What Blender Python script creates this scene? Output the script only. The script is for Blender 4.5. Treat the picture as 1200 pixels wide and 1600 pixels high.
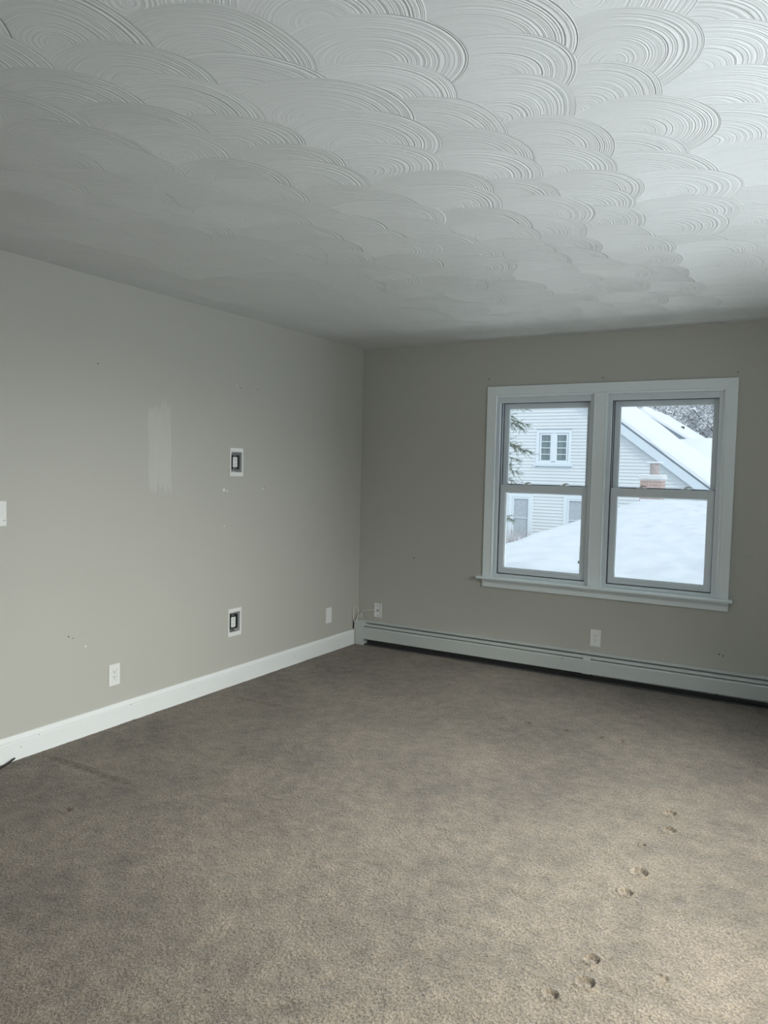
import bpy, bmesh, math, random
from mathutils import Vector, Matrix, noise

for o in list(bpy.data.objects): bpy.data.objects.remove(o, do_unlink=True)
S = bpy.context.scene
C = S.collection
PI = math.pi
random.seed(7)

# ------------------------------------------------------------------ camera
cam = bpy.data.objects.new('camera', bpy.data.cameras.new('camera'))
C.objects.link(cam)
_vy = Vector((699, 51, -1184)).normalized()
_vx = -Vector((-2013, 112, -1184)).normalized()
_vx = (_vx - _vy * _vx.dot(_vy)).normalized()
_vz = _vx.cross(_vy)
M = Matrix((_vx, _vy, _vz)).to_4x4()
cam.matrix_world = Matrix.Translation((3.380, -5.354, 1.460)) @ M
cam.data.sensor_width = 36; cam.data.sensor_height = 36; cam.data.sensor_fit = 'AUTO'
cam.data.lens = 36 * 1184 / 1600
cam.data.clip_start = 0.02; cam.data.clip_end = 400
S.camera = cam

# ------------------------------------------------------------------ world, sun, daylight, exposure
S.view_settings.view_transform = 'Standard'; S.view_settings.look = 'None'
S.view_settings.exposure = 0.0; S.view_settings.gamma = 1.0; S.view_settings.use_curve_mapping = False
W = bpy.data.worlds.new('overcast_sky'); S.world = W; W.use_nodes = True
bg = W.node_tree.nodes['Background']
bg.inputs[0].default_value = (0.80, 0.90, 1.0, 1); bg.inputs[1].default_value = 1.12

def lamp(name, kind, loc, rot, energy, color, **k):
    l = bpy.data.lights.new(name, kind); l.energy = energy; l.color = color
    for a, v in k.items(): setattr(l, a, v)
    o = bpy.data.objects.new(name, l); C.objects.link(o); o.location = loc; o.rotation_euler = rot
    return o
def aim(o, d): o.rotation_euler = Vector(d).to_track_quat('-Z', 'Y').to_euler()
sun = lamp('hazy_sun', 'SUN', (0, 0, 30), (0, 0, 0), 1.0, (1.0, 0.96, 0.90), angle=math.radians(9))
aim(sun, (-0.72, 0.42, -0.46))
RW = 4.10          # inner face of the right wall
YR = -7.4          # inner face of the rear wall
H = 2.44
# daylight entering by the two windows of the right wall (outside the frame)
a = lamp('daylight_side_window', 'AREA', (RW + 0.45, -3.20, 1.72), (0, 0, 0), 92, (1.0, 0.975, 0.95), shape='RECTANGLE', size=2.2, size_y=0.8, spread=math.radians(92))
aim(a, (-1, 0.10, -0.86))
a = lamp('snow_light_side_window', 'AREA', (RW + 0.45, -2.85, 0.90), (0, 0, 0), 50, (0.93, 0.965, 1.0), shape='RECTANGLE', size=2.8, size_y=0.9, spread=math.radians(116))
aim(a, (-0.80, 0.10, 1.0))
# added area lamp over the low roof, boosts snow light through the double window
a = lamp('snow_fill_back_window', 'AREA', (1.98, 0.38, 0.53), (0, 0, 0), 13, (0.92, 1.0, 0.97), shape='RECTANGLE', size=1.6, size_y=0.26, spread=math.radians(150))
aim(a, (0, -0.85, 0.65))
# daylight entering by the window of the rear wall (behind the camera)
a = lamp('daylight_rear_window', 'AREA', (2.9, YR - 0.22, 1.5), (0, 0, 0), 2.5, (0.92, 0.98, 1.0), shape='RECTANGLE', size=1.6, size_y=1.3)
aim(a, (-0.1, 1, -0.15))

# ------------------------------------------------------------------ materials
def newmat(name):
    m = bpy.data.materials.new(name); m.use_nodes = True
    nt = m.node_tree; b = nt.nodes['Principled BSDF']
    return m, nt, b
def N(nt, t, **k):
    n = nt.nodes.new(t)
    for a, v in k.items():
        if isinstance(a, str) and hasattr(n, a): setattr(n, a, v)
    return n
def math_n(nt, op, *ins, clamp=False):
    n = nt.nodes.new('ShaderNodeMath'); n.operation = op; n.use_clamp = clamp
    for i, v in enumerate(ins):
        if isinstance(v, (int, float)): n.inputs[i].default_value = v
        else: nt.links.new(v, n.inputs[i])
    return n.outputs[0]
def mixc(nt, f, a, b):
    n = nt.nodes.new('ShaderNodeMix'); n.data_type = 'RGBA'
    for i, v in ((0, f), (6, a), (7, b)):
        if isinstance(v, (int, float)): n.inputs[i].default_value = v
        elif isinstance(v, tuple): n.inputs[i].default_value = (*v, 1)
        else: nt.links.new(v, n.inputs[i])
    return n.outputs[2]
def mixf(nt, f, a, b):
    n = nt.nodes.new('ShaderNodeMix'); n.data_type = 'FLOAT'
    for i, v in ((0, f), (2, a), (3, b)):
        if isinstance(v, (int, float)): n.inputs[i].default_value = v
        else: nt.links.new(v, n.inputs[i])
    return n.outputs[0]
def noise_n(nt, vec, scale, detail=3, rough=0.5, dim='3D'):
    n = nt.nodes.new('ShaderNodeTexNoise'); n.noise_dimensions = dim
    n.inputs['Scale'].default_value = scale; n.inputs['Detail'].default_value = detail; n.inputs['Roughness'].default_value = rough
    if vec is not None: nt.links.new(vec, n.inputs['W' if dim == '1D' else 'Vector'])
    return n.outputs['Fac']
def smat(name, c, rough=0.5, var=0.06, vs=6.0, bump=0.0, bs=200.0, metal=0.0, spec=0.5):
    """plain procedural material: slight colour variation and fine relief"""
    m, nt, b = newmat(name)
    tc = nt.nodes.new('ShaderNodeTexCoord').outputs['Object']
    f = noise_n(nt, tc, vs, 4)
    c2 = tuple(x * (1 - var) for x in c); c1 = tuple(min(1, x * (1 + var)) for x in c)
    nt.links.new(mixc(nt, f, c2, c1), b.inputs['Base Color'])
    b.inputs['Roughness'].default_value = rough; b.inputs['Metallic'].default_value = metal
    b.inputs['Specular IOR Level'].default_value = spec
    if bump:
        bn = nt.nodes.new('ShaderNodeBump'); bn.inputs['Distance'].default_value = bump; bn.inputs['Strength'].default_value = 1
        nt.links.new(noise_n(nt, tc, bs, 2), bn.inputs['Height']); nt.links.new(bn.outputs[0], b.inputs['Normal'])
    return m

WALLC = (0.485, 0.475, 0.43)
m_wall = smat('painted_drywall', WALLC, 0.55, 0.015, 2.0, 0.0004, 160, spec=0.35)

def left_wall_mat():
    m, nt, b = newmat('painted_drywall_patched')
    tcn = nt.nodes.new('ShaderNodeTexCoord'); tc = tcn.outputs['Object']
    sp = nt.nodes.new('ShaderNodeSeparateXYZ'); nt.links.new(tc, sp.inputs[0])
    y, z = sp.outputs[1], sp.outputs[2]
    # brushed paint patch, edges ragged along the vertical strokes
    st = nt.nodes.new('ShaderNodeCombineXYZ'); nt.links.new(math_n(nt, 'MULTIPLY', y, 60.0), st.inputs[0]); nt.links.new(math_n(nt, 'MULTIPLY', z, 2.5), st.inputs[1])
    n1 = noise_n(nt, st.outputs[0], 1.0, 3)
    zj = math_n(nt, 'ADD', z, math_n(nt, 'MULTIPLY', math_n(nt, 'SUBTRACT', n1, 0.5), 0.22))
    st2 = nt.nodes.new('ShaderNodeCombineXYZ'); nt.links.new(math_n(nt, 'MULTIPLY', z, 5.0), st2.inputs[0])
    yj = math_n(nt, 'ADD', y, math_n(nt, 'MULTIPLY', math_n(nt, 'SUBTRACT', noise_n(nt, st2.outputs[0], 1.0, 2), 0.5), 0.05))
    dy = math_n(nt, 'DIVIDE', math_n(nt, 'ABSOLUTE', math_n(nt, 'ADD', yj, 2.20)), 0.088)
    dz = math_n(nt, 'DIVIDE', math_n(nt, 'ABSOLUTE', math_n(nt, 'SUBTRACT', zj, 1.56)), 0.25)
    d = math_n(nt, 'MAXIMUM', dy, dz)
    rmp = nt.nodes.new('ShaderNodeMapRange'); rmp.inputs[1].default_value = 1.03; rmp.inputs[2].default_value = 0.93
    nt.links.new(d, rmp.inputs[0])
    mask = math_n(nt, 'MULTIPLY', rmp.outputs[0], math_n(nt, 'ADD', 0.35, math_n(nt, 'MULTIPLY', n1, 0.9)))
    base = mixc(nt, noise_n(nt, tc, 1.6, 3), tuple(x * 0.98 for x in WALLC), tuple(x * 1.02 for x in WALLC))
    col = mixc(nt, math_n(nt, 'MULTIPLY', mask, 0.40, clamp=True), base, (0.66, 0.66, 0.62))
    # faint horizontal scuff and a few grey rub marks
    sc = math_n(nt, 'ABSOLUTE', math_n(nt, 'SUBTRACT', z, 1.068))
    on = math_n(nt, 'MULTIPLY', math_n(nt, 'LESS_THAN', sc, 0.0018), math_n(nt, 'MULTIPLY', math_n(nt, 'GREATER_THAN', y, -1.66), math_n(nt, 'LESS_THAN', y, -1.24)))
    on = math_n(nt, 'MULTIPLY', on, math_n(nt, 'GREATER_THAN', noise_n(nt, tc, 25, 2), 0.46))
    col = mixc(nt, math_n(nt, 'MULTIPLY', on, 0.18), col, (0.25, 0.23, 0.20))
    nt.links.new(col, b.inputs['Base Color'])
    nt.links.new(mixf(nt, mask, 0.55, 0.75), b.inputs['Roughness']); b.inputs['Specular IOR Level'].default_value = 0.35
    bn = nt.nodes.new('ShaderNodeBump'); bn.inputs['Distance'].default_value = 0.0004
    nt.links.new(noise_n(nt, tc, 160, 2), bn.inputs['Height']); nt.links.new(bn.outputs[0], b.inputs['Normal'])
    return m
m_wall_left = left_wall_mat()

def ceiling_mat():
    """comb-swirled plaster: overlapping discs of concentric ridges laid in rows, each over the ones before"""
    m, nt, b = newmat('swirled_plaster')
    L = nt.links
    tc = nt.nodes.new('ShaderNodeTexCoord').outputs['Object']
    sep = nt.nodes.new('ShaderNodeSeparateXYZ'); L.new(tc, sep.inputs[0])
    # gentle warp so the comb was moved by hand
    px, py = 0.255, 0.205
    wob = noise_n(nt, tc, 1.3, 1)
    X = math_n(nt, 'DIVIDE', math_n(nt, 'ADD', sep.outputs[0], math_n(nt, 'MULTIPLY', wob, 0.22)), px)
    Y = math_n(nt, 'DIVIDE', math_n(nt, 'ADD', sep.outputs[1], math_n(nt, 'MULTIPLY', sep.outputs[0], -0.02)), py)
    fx = math_n(nt, 'FLOOR', X); fy = math_n(nt, 'FLOOR', Y)
    sel = dict(d=0.1, dx=0.0, dy=0.0, R=0.22, seed=0.0, a=0.5, b=0.5)
    # lowest priority first: each column lies over the one to its right, and in a column far discs lie over near ones
    for ox in (1, 0, -1):
        for oy in (-1, 0, 1):
            cx = math_n(nt, 'ADD', fx, ox); cy = math_n(nt, 'ADD', fy, oy)
            cb = nt.nodes.new('ShaderNodeCombineXYZ'); L.new(cx, cb.inputs[0]); L.new(cy, cb.inputs[1])
            wn = nt.nodes.new('ShaderNodeTexWhiteNoise'); wn.noise_dimensions = '2D'; L.new(cb.outputs[0], wn.inputs['Vector'])
            sc = nt.nodes.new('ShaderNodeSeparateColor'); L.new(wn.outputs['Color'], sc.inputs[0])
            jx = math_n(nt, 'MULTIPLY_ADD', sc.outputs[0], 0.44, 0.28); jy = math_n(nt, 'MULTIPLY_ADD', sc.outputs[1], 0.44, 0.28)
            dx = math_n(nt, 'MULTIPLY', math_n(nt, 'SUBTRACT', X, math_n(nt, 'ADD', cx, jx)), px)
            dy = math_n(nt, 'MULTIPLY', math_n(nt, 'SUBTRACT', Y, math_n(nt, 'ADD', cy, jy)), py)
            d = math_n(nt, 'SQRT', math_n(nt, 'ADD', math_n(nt, 'MULTIPLY', dx, dx), math_n(nt, 'MULTIPLY', dy, dy)))
            Rr = math_n(nt, 'MULTIPLY_ADD', sc.outputs[2], 0.045, 0.205)
            ins = math_n(nt, 'LESS_THAN', d, Rr)
            new = dict(d=d, dx=dx, dy=dy, R=Rr, seed=wn.outputs['Value'], a=sc.outputs[0], b=sc.outputs[1])
            sel = {k: mixf(nt, ins, sel[k], new[k]) for k in sel}
    d, dx, dy, Rr = sel['d'], sel['dx'], sel['dy'], sel['R']
    # ridges of the comb: 1D noise along the radius, seed per disc, slow drift round the disc
    drift = math_n(nt, 'MULTIPLY', math_n(nt, 'ADD', dx, math_n(nt, 'MULTIPLY', dy, 0.4)), 0.05)
    w = math_n(nt, 'ADD', math_n(nt, 'ADD', d, drift), math_n(nt, 'MULTIPLY', sel['seed'], 37.0))
    r1 = noise_n(nt, w, 126.0, 2.4, 0.66, '1D')
    ang = math_n(nt, 'MULTIPLY_ADD', math_n(nt, 'DIVIDE', math_n(nt, 'ADD', dx, math_n(nt, 'MULTIPLY', dy, -0.25)), Rr), 0.75, 0.45, clamp=True)
    height = math_n(nt, 'MULTIPLY', math_n(nt, 'SUBTRACT', r1, 0.5), math_n(nt, 'MULTIPLY', ang, 0.0108))
    edge = math_n(nt, 'SUBTRACT', 1.0, math_n(nt, 'DIVIDE', math_n(nt, 'SUBTRACT', Rr, d), 0.006), clamp=True)
    height = math_n(nt, 'ADD', height, math_n(nt, 'MULTIPLY', edge, 0.0013))
    tx = math_n(nt, 'MULTIPLY', dx, math_n(nt, 'MULTIPLY', math_n(nt, 'SUBTRACT', sel['b'], 0.5), 0.18))
    ty = math_n(nt, 'MULTIPLY', dy, math_n(nt, 'MULTIPLY', math_n(nt, 'SUBTRACT', sel['a'], 0.5), 0.26))
    height = math_n(nt, 'ADD', height, math_n(nt, 'ADD', tx, ty))
    height = math_n(nt, 'ADD', height, math_n(nt, 'MULTIPLY', noise_n(nt, tc, 9, 3), 0.002))
    bn = nt.nodes.new('ShaderNodeBump'); bn.invert = False
    bn.inputs['Distance'].default_value = 1.0; bn.inputs['Strength'].default_value = 0.62
    L.new(height, bn.inputs['Height']); L.new(bn.outputs[0], b.inputs['Normal'])
    b.inputs['Base Color'].default_value = (0.66, 0.67, 0.665, 1)
    b.inputs['Roughness'].default_value = 0.42; b.inputs['Specular IOR Level'].default_value = 0.4
    return m
m_ceiling = ceiling_mat()

def carpet_mat():
    m, nt, b = newmat('cut_pile_carpet')
    L = nt.links
    tc = nt.nodes.new('ShaderNodeTexCoord').outputs['Object']
    fine = noise_n(nt, tc, 210, 3, 0.7)
    mp = nt.nodes.new('ShaderNodeMapping'); mp.inputs['Scale'].default_value = (1.25, 1, 1); mp.inputs['Rotation'].default_value = (0, 0, 0.6); L.new(tc, mp.inputs[0])
    tuft = noise_n(nt, mp.outputs[0], 100, 3.5, 0.7)
    med = noise_n(nt, mp.outputs[0], 11, 5, 0.65)
    big = noise_n(nt, tc, 2.0, 4, 0.6)
    tr_ = nt.nodes.new('ShaderNodeMapRange'); tr_.inputs[1].default_value = 0.34; tr_.inputs[2].default_value = 0.64; L.new(tuft, tr_.inputs[0])
    col = mixc(nt, tr_.outputs[0], (0.044, 0.034, 0.023), (0.250, 0.203, 0.150))
    col = mixc(nt, math_n(nt, 'MULTIPLY', fine, 0.30), col, (0.20, 0.164, 0.121))
    k = math_n(nt, 'MULTIPLY_ADD', math_n(nt, 'ADD', big, math_n(nt, 'MULTIPLY', med, 1.1)), 1.30, -0.38)
    hsv = nt.nodes.new('ShaderNodeHueSaturation'); L.new(k, hsv.inputs['Value']); L.new(col, hsv.inputs['Color'])
    L.new(hsv.outputs[0], b.inputs['Base Color'])
    b.inputs['Roughness'].default_value = 0.95; b.inputs['Specular IOR Level'].default_value = 0.1
    b.inputs['Sheen Weight'].default_value = 0.25; b.inputs['Sheen Roughness'].default_value = 0.5
    h = math_n(nt, 'ADD', math_n(nt, 'MULTIPLY', tuft, 0.011), math_n(nt, 'ADD', math_n(nt, 'MULTIPLY', fine, 0.004), math_n(nt, 'MULTIPLY', med, 0.020)))
    bn = nt.nodes.new('ShaderNodeBump'); bn.inputs['Distance'].default_value = 1.0; bn.inputs['Strength'].default_value = 0.8
    L.new(h, bn.inputs['Height']); L.new(bn.outputs[0], b.inputs['Normal'])
    return m
m_carpet = carpet_mat()

m_trim = smat('white_trim_paint', (0.78, 0.80, 0.79), 0.35, 0.02, 8)
m_casing = smat('cool_white_casing_paint', (0.80, 0.86, 0.87), 0.28, 0.02, 8)
m_vinyl = smat('white_vinyl', (0.68, 0.725, 0.755), 0.35, 0.015, 8)
m_plate = smat('white_plastic', (0.80, 0.80, 0.78), 0.3, 0.01)
m_grey = smat('grey_plastic', (0.62, 0.63, 0.62), 0.35, 0.02)
m_black = smat('black_plastic', (0.012, 0.012, 0.013), 0.4, 0.1)
m_slot = smat('dark_slot', (0.03, 0.03, 0.03), 0.7, 0.1)
m_metal = smat('galvanised_metal', (0.22, 0.23, 0.22), 0.4, 0.1, 80, metal=0.8)
m_heater = smat('heater_enamel', (0.53, 0.56, 0.545), 0.4, 0.03, 5)
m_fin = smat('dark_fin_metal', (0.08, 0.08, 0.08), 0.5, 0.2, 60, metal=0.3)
m_cable = smat('off_white_cable', (0.72, 0.71, 0.64), 0.45, 0.03)
m_spackle = smat('white_spackle', (0.80, 0.79, 0.74), 0.8, 0.04, 80, 0.001, 300)
m_hole = smat('dark_nail_hole', (0.10, 0.095, 0.085), 0.9, 0.2)
m_snow = smat('snow', (0.90, 0.92, 0.95), 0.7, 0.015, 1.5, 0.02, 4.0, spec=0.2)
m_snow_crisp = smat('wind_rippled_snow', (0.80, 0.835, 0.89), 0.7, 0.02, 0.8, 0.03, 3.0, spec=0.2)
m_siding = smat('white_clapboard_paint', (0.80, 0.83, 0.85), 0.6, 0.05, 1.2)
m_house_trim = smat('white_house_trim', (0.82, 0.88, 0.93), 0.5, 0.03)
m_fascia = smat('blue_white_rake_board', (0.76, 0.83, 0.90), 0.5, 0.03)
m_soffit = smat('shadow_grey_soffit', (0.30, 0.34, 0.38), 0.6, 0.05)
m_brick = smat('red_brick', (0.38, 0.25, 0.23), 0.85, 0.18, 9, 0.003, 60)
m_mortar = smat('pale_mortar', (0.80, 0.80, 0.81), 0.9, 0.08, 20)
m_clay = smat('clay_flue_tile', (0.50, 0.43, 0.42), 0.8, 0.25, 9)
m_bark = smat('dark_bark', (0.13, 0.115, 0.10), 0.9, 0.3, 10)
m_twig = smat('bare_twigs', (0.58, 0.56, 0.57), 0.9, 0.3, 3)
m_needle = smat('conifer_needles', (0.22, 0.28, 0.22), 0.8, 0.3, 6)
m_far_wall = smat('pale_grey_siding', (0.66, 0.70, 0.73), 0.7, 0.05, 2)
m_far_glass, _nt, _b = newmat('dark_house_glass')
_b.inputs['Roughness'].default_value = 0.08
_tc = _nt.nodes.new('ShaderNodeTexCoord').outputs['Object']
_mp = _nt.nodes.new('ShaderNodeMapping'); _mp.inputs['Scale'].default_value = (1, 1, 0.08); _nt.links.new(_tc, _mp.inputs[0])
_nt.links.new(mixc(_nt, noise_n(_nt, _mp.outputs[0], 16, 2), (0.06, 0.10, 0.11), (0.38, 0.46, 0.48)), _b.inputs['Base Color'])
m_curtain = smat('net_curtain', (0.50, 0.54, 0.58), 0.8, 0.22, 12)

m_glass, nt, b = newmat('window_glass')
tr = nt.nodes.new('ShaderNodeBsdfTransparent'); tr.inputs[0].default_value = (0.96, 0.985, 0.98, 1)
gl = nt.nodes.new('ShaderNodeBsdfGlossy'); gl.inputs['Roughness'].default_value = 0.02
fr = nt.nodes.new('ShaderNodeFresnel'); fr.inputs[0].default_value = 1.45
geo = nt.nodes.new('ShaderNodeNewGeometry'); nt.links.new(mixf(nt, geo.outputs['Backfacing'], 1.45, 1 / 1.45), fr.inputs[0])
mx = nt.nodes.new('ShaderNodeMixShader'); nt.links.new(fr.outputs[0], mx.inputs[0]); nt.links.new(tr.outputs[0], mx.inputs[1]); nt.links.new(gl.outputs[0], mx.inputs[2])
nt.links.new(mx.outputs[0], nt.nodes['Material Output'].inputs[0]); nt.nodes.remove(b)

# ------------------------------------------------------------------ helpers
class MB:
    """collects shapes into one mesh"""
    def __init__(s): s.bm = bmesh.new()
    def box(s, x0, x1, y0, y1, z0, z1, bev=0.0):
        r = bmesh.ops.create_cube(s.bm, size=1.0)
        vs = r['verts']
        for v in vs:
            v.co = Vector(((x0 + x1) / 2 + v.co.x * (x1 - x0), (y0 + y1) / 2 + v.co.y * (y1 - y0), (z0 + z1) / 2 + v.co.z * (z1 - z0)))
        if bev:
            es = {e for v in vs for e in v.link_edges}
            bmesh.ops.bevel(s.bm, geom=list(es), offset=bev, segments=1, affect='EDGES', profile=0.5)
        return s
    def prism(s, poly, axis, a0, a1):
        """extrude polygon (list of 2D points in the two other axes, in xyz order) along axis"""
        def P(p, a):
            q = list(p); q.insert(axis, a); return Vector(q)
        v0 = [s.bm.verts.new(P(p, a0)) for p in poly]; v1 = [s.bm.verts.new(P(p, a1)) for p in poly]
        n = len(poly)
        s.bm.faces.new(v0); s.bm.faces.new(v1[::-1])
        for i in range(n): s.bm.faces.new((v0[i], v1[i], v1[(i + 1) % n], v0[(i + 1) % n]))
        return s
    def cyl(s, c, axis, r, h, seg=16, r2=None):
        m = Matrix.Translation(c)
        if axis == 0: m = m @ Matrix.Rotation(PI / 2, 4, 'Y')
        if axis == 1: m = m @ Matrix.Rotation(PI / 2, 4, 'X')
        bmesh.ops.create_cone(s.bm, cap_ends=True, segments=seg, radius1=r, radius2=r if r2 is None else r2, depth=h, matrix=m)
        return s
    def tube(s, pts, rads, seg=8):
        pts = [Vector(p) for p in pts]
        if isinstance(rads, (int, float)): rads = [rads] * len(pts)
        rings = []
        up = Vector((0.13, 0.21, 0.97)).normalized()
        for i, p in enumerate(pts):
            t = (pts[min(i + 1, len(pts) - 1)] - pts[max(i - 1, 0)]).normalized()
            a = t.cross(up)
            if a.length < 1e-3: a = t.cross(Vector((1, 0, 0)))
            a.normalize(); bb = t.cross(a)
            rings.append([s.bm.verts.new(p + (a * math.cos(k * 2 * PI / seg) + bb * math.sin(k * 2 * PI / seg)) * rads[i]) for k in range(seg)])
        for r0, r1 in zip(rings, rings[1:]):
            for k in range(seg): s.bm.faces.new((r0[k], r0[(k + 1) % seg], r1[(k + 1) % seg], r1[k]))
        s.bm.faces.new(rings[0][::-1]); s.bm.faces.new(rings[-1])
        return s
    def build(s, name, mat, parent=None, smooth=False, kind=None, label=None):
        bmesh.ops.recalc_face_normals(s.bm, faces=s.bm.faces)
        me = bpy.data.meshes.new(name); s.bm.to_mesh(me); s.bm.free()
        if smooth:
            for p in me.polygons: p.use_smooth = True
        me.materials.append(mat)
        o = bpy.data.objects.new(name, me); C.objects.link(o)
        if parent: o.parent = parent
        if kind: o['kind'] = kind
        if label: o['label'] = label
        return o
def grid_mesh(name, P, nu, nv, mat, parent=None, kind=None, smooth=True):
    """surface from P(u,v) for u,v in 0..1"""
    vs = [P(i / nu, j / nv) for j in range(nv + 1) for i in range(nu + 1)]
    fs = [(j * (nu + 1) + i, j * (nu + 1) + i + 1, (j + 1) * (nu + 1) + i + 1, (j + 1) * (nu + 1) + i) for j in range(nv) for i in range(nu)]
    me = bpy.data.meshes.new(name); me.from_pydata(vs, [], fs); me.materials.append(mat)
    if smooth:
        for p in me.polygons: p.use_smooth = True
    o = bpy.data.objects.new(name, me); C.objects.link(o)
    if parent: o.parent = parent
    if kind: o['kind'] = kind
    return o
def empty(name, loc=(0, 0, 0), rz=0, kind=None, parent=None):
    o = bpy.data.objects.new(name, None); C.objects.link(o); o.location = loc; o.rotation_euler.z = rz
    o.empty_display_size = 0.1
    if kind: o['kind'] = kind
    if parent: o.parent = parent
    return o
def tag(o, label, cat, group=None, kind=None):
    o['label'] = label; o['category'] = cat
    if group: o['group'] = group
    if kind: o['kind'] = kind
    return o
def spline(ctrl, n=8):
    """Catmull-Rom through the control points"""
    P = [Vector(p) for p in ctrl]; out = []
    P = [P[0] * 2 - P[1]] + P + [P[-1] * 2 - P[-2]]
    for i in range(1, len(P) - 2):
        for k in range(n):
            t = k / n; a, b_, c, d = P[i - 1], P[i], P[i + 1], P[i + 2]
            out.append(0.5 * ((2 * b_) + (c - a) * t + (2 * a - 5 * b_ + 4 * c - d) * t * t + (3 * b_ - a - 3 * c + d) * t ** 3))
    out.append(P[-2]); return out

# ------------------------------------------------------------------ room shell
T = 0.15
def wall(name, axis, inner, outer, a0, a1, z0, z1, holes, mat):
    """slab perpendicular to axis with rectangular holes (a0,a1,z0,z1)"""
    A = sorted({a0, a1, *[h[0] for h in holes], *[h[1] for h in holes]}); Z = sorted({z0, z1, *[h[2] for h in holes], *[h[3] for h in holes]})
    mb = MB(); bm = mb.bm; vd = {}
    def V(a, z, d):
        k = (round(a, 5), round(z, 5), round(d, 5))
        if k not in vd: vd[k] = bm.verts.new((d, a, z) if axis == 0 else (a, d, z))
        return vd[k]
    def hole(i, j):
        if i < 0 or j < 0 or i >= len(A) - 1 or j >= len(Z) - 1: return True
        ca, cz = (A[i] + A[i + 1]) / 2, (Z[j] + Z[j + 1]) / 2
        return any(h[0] < ca < h[1] and h[2] < cz < h[3] for h in holes)
    for i in range(len(A) - 1):
        for j in range(len(Z) - 1):
            if hole(i, j): continue
            for d in (inner, outer):
                bm.faces.new([V(A[i], Z[j], d), V(A[i + 1], Z[j], d), V(A[i + 1], Z[j + 1], d), V(A[i], Z[j + 1], d)])
            for (di, dj, p, q) in ((-1, 0, (A[i], Z[j]), (A[i], Z[j + 1])), (1, 0, (A[i + 1], Z[j]), (A[i + 1], Z[j + 1])),
                                   (0, -1, (A[i], Z[j]), (A[i + 1], Z[j])), (0, 1, (A[i], Z[j + 1]), (A[i + 1], Z[j + 1]))):
                if hole(i + di, j + dj):
                    bm.faces.new([V(*p, inner), V(*q, inner), V(*q, outer), V(*p, outer)])
    return mb.build(name, mat, kind='structure')

BOXES = [(-1.5415, 1.485), (-1.5415, 0.4225)]       # centres of the two recessed boxes on the left wall
wall_left = wall('wall_left', 0, 0, -T, YR - T, T, 0, H, [(c - 0.052, c + 0.052, z - 0.067, z + 0.067) for c, z in BOXES], m_wall_left)
U = [(1.195, 1.920), (2.020, 2.755)]                 # clear openings of the two units
WZ0, WZ1 = 0.668, 2.015
wall_back = wall('wall_back', 1, 0, T, 0, RW, 0, H, [(1.175, 2.775, 0.648, 2.035)], m_wall)
SW = [(-4.35, -2.90, 0.42, 2.12), (-2.80, -1.65, 0.42, 2.12)]
wall_right = wall('wall_right', 0, RW, RW + T, YR - T, T, 0, H, SW, m_wall)
wall_rear = wall('wall_rear', 1, YR, YR - T, 0, RW, 0, H, [(2.0, 3.8, 0.80, 2.05)], m_wall)
ceiling = MB().box(-T, RW + T, YR - T, T, H, H + 0.12).build('ceiling', m_ceiling, kind='structure')

# floor: cut pile carpet, a little uneven, with furniture dents and two raised ripples near the left wall
DENTS = [(2.872, -2.119, 0.030), (2.844, -2.532, 0.032), (2.830, -2.691, 0.026), (2.829, -3.123, 0.026), (2.842, -3.239, 0.028), (2.771, -3.340, 0.024),
         (2.845, -1.949, 0.030), (2.807, -2.308, 0.014), (3.03, -3.10, 0.02),
         (1.314, -1.132, 0.026), (1.749, -1.148, 0.024), (1.917, -1.171, 0.026), (2.152, -1.181, 0.024), (2.351, -1.170, 0.026), (2.464, -1.177, 0.026), (2.361, -0.685, 0.024), (2.47, -0.668, 0.024), (0.686, -3.34, 0.022)]
RIPS = [((0.21, -3.008), (0.62, -3.012)), ((0.205, -1.751), (0.52, -1.736)), ((3.03, -2.107), (3.25, -1.99))]
def floor_z(x, y):
    z = 0.0016 * noise.noise((x * 3.0, y * 4.0, 0.3)) + 0.0022 * noise.noise((x * 11, y * 13, 3.1)) + 0.0016 * noise.noise((x * 27, y * 29, 9.0))
    z += 0.0010 * noise.noise((x * 55, y * 58, 1.0))
    for dx, dy, r in DENTS:
        r *= 0.85
        d = math.hypot(x - dx, y - dy)
        if d < r * 3: z += -0.0100 * (1 / (1 + math.exp((d - r * 0.85) / (r * 0.09)))) + 0.005 * math.exp(-((d - r * 1.25) / (r * 0.28)) ** 2) + (0.0065 * math.exp(-(d / (r * 0.45)) ** 2))
    for (ax, ay), (bx, by) in RIPS:
        t = max(0, min(1, ((x - ax) * (bx - ax) + (y - ay) * (by - ay)) / ((bx - ax) ** 2 + (by - ay) ** 2)))
        d = math.hypot(x - ax - t * (bx - ax), y - ay - t * (by - ay))
        s = (y - ay - t * (by - ay)) / 0.024
        if d < 0.10: z += (0.012 if x < 1 else 0.005) * s * math.exp(-s * s) * (1 if 0 < t < 1 else 0.5)
    return z
def ticks(breaks):
    out = [breaks[0][0]]
    for a_, b_, st_ in breaks:
        n = max(1, round((b_ - a_) / st_)); out += [a_ + (b_ - a_) * (i + 1) / n for i in range(n)]
    return out
XT = ticks([(0, 2.72, 0.012), (2.72, 2.93, 0.0035), (2.93, RW, 0.012)])
YT = ticks([(-5.6, -3.42, 0.012), (-3.42, -3.04, 0.004), (-3.04, -2.78, 0.010), (-2.78, -1.88, 0.0045), (-1.88, -1.22, 0.012), (-1.22, -1.09, 0.006), (-1.09, 0, 0.012)])
floor = grid_mesh('floor', lambda u, v: (XT[round(u * (len(XT) - 1))], YT[round(v * (len(YT) - 1))], floor_z(XT[round(u * (len(XT) - 1))], YT[round(v * (len(YT) - 1))])), len(XT) - 1, len(YT) - 1, m_carpet, kind='structure')
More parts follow.
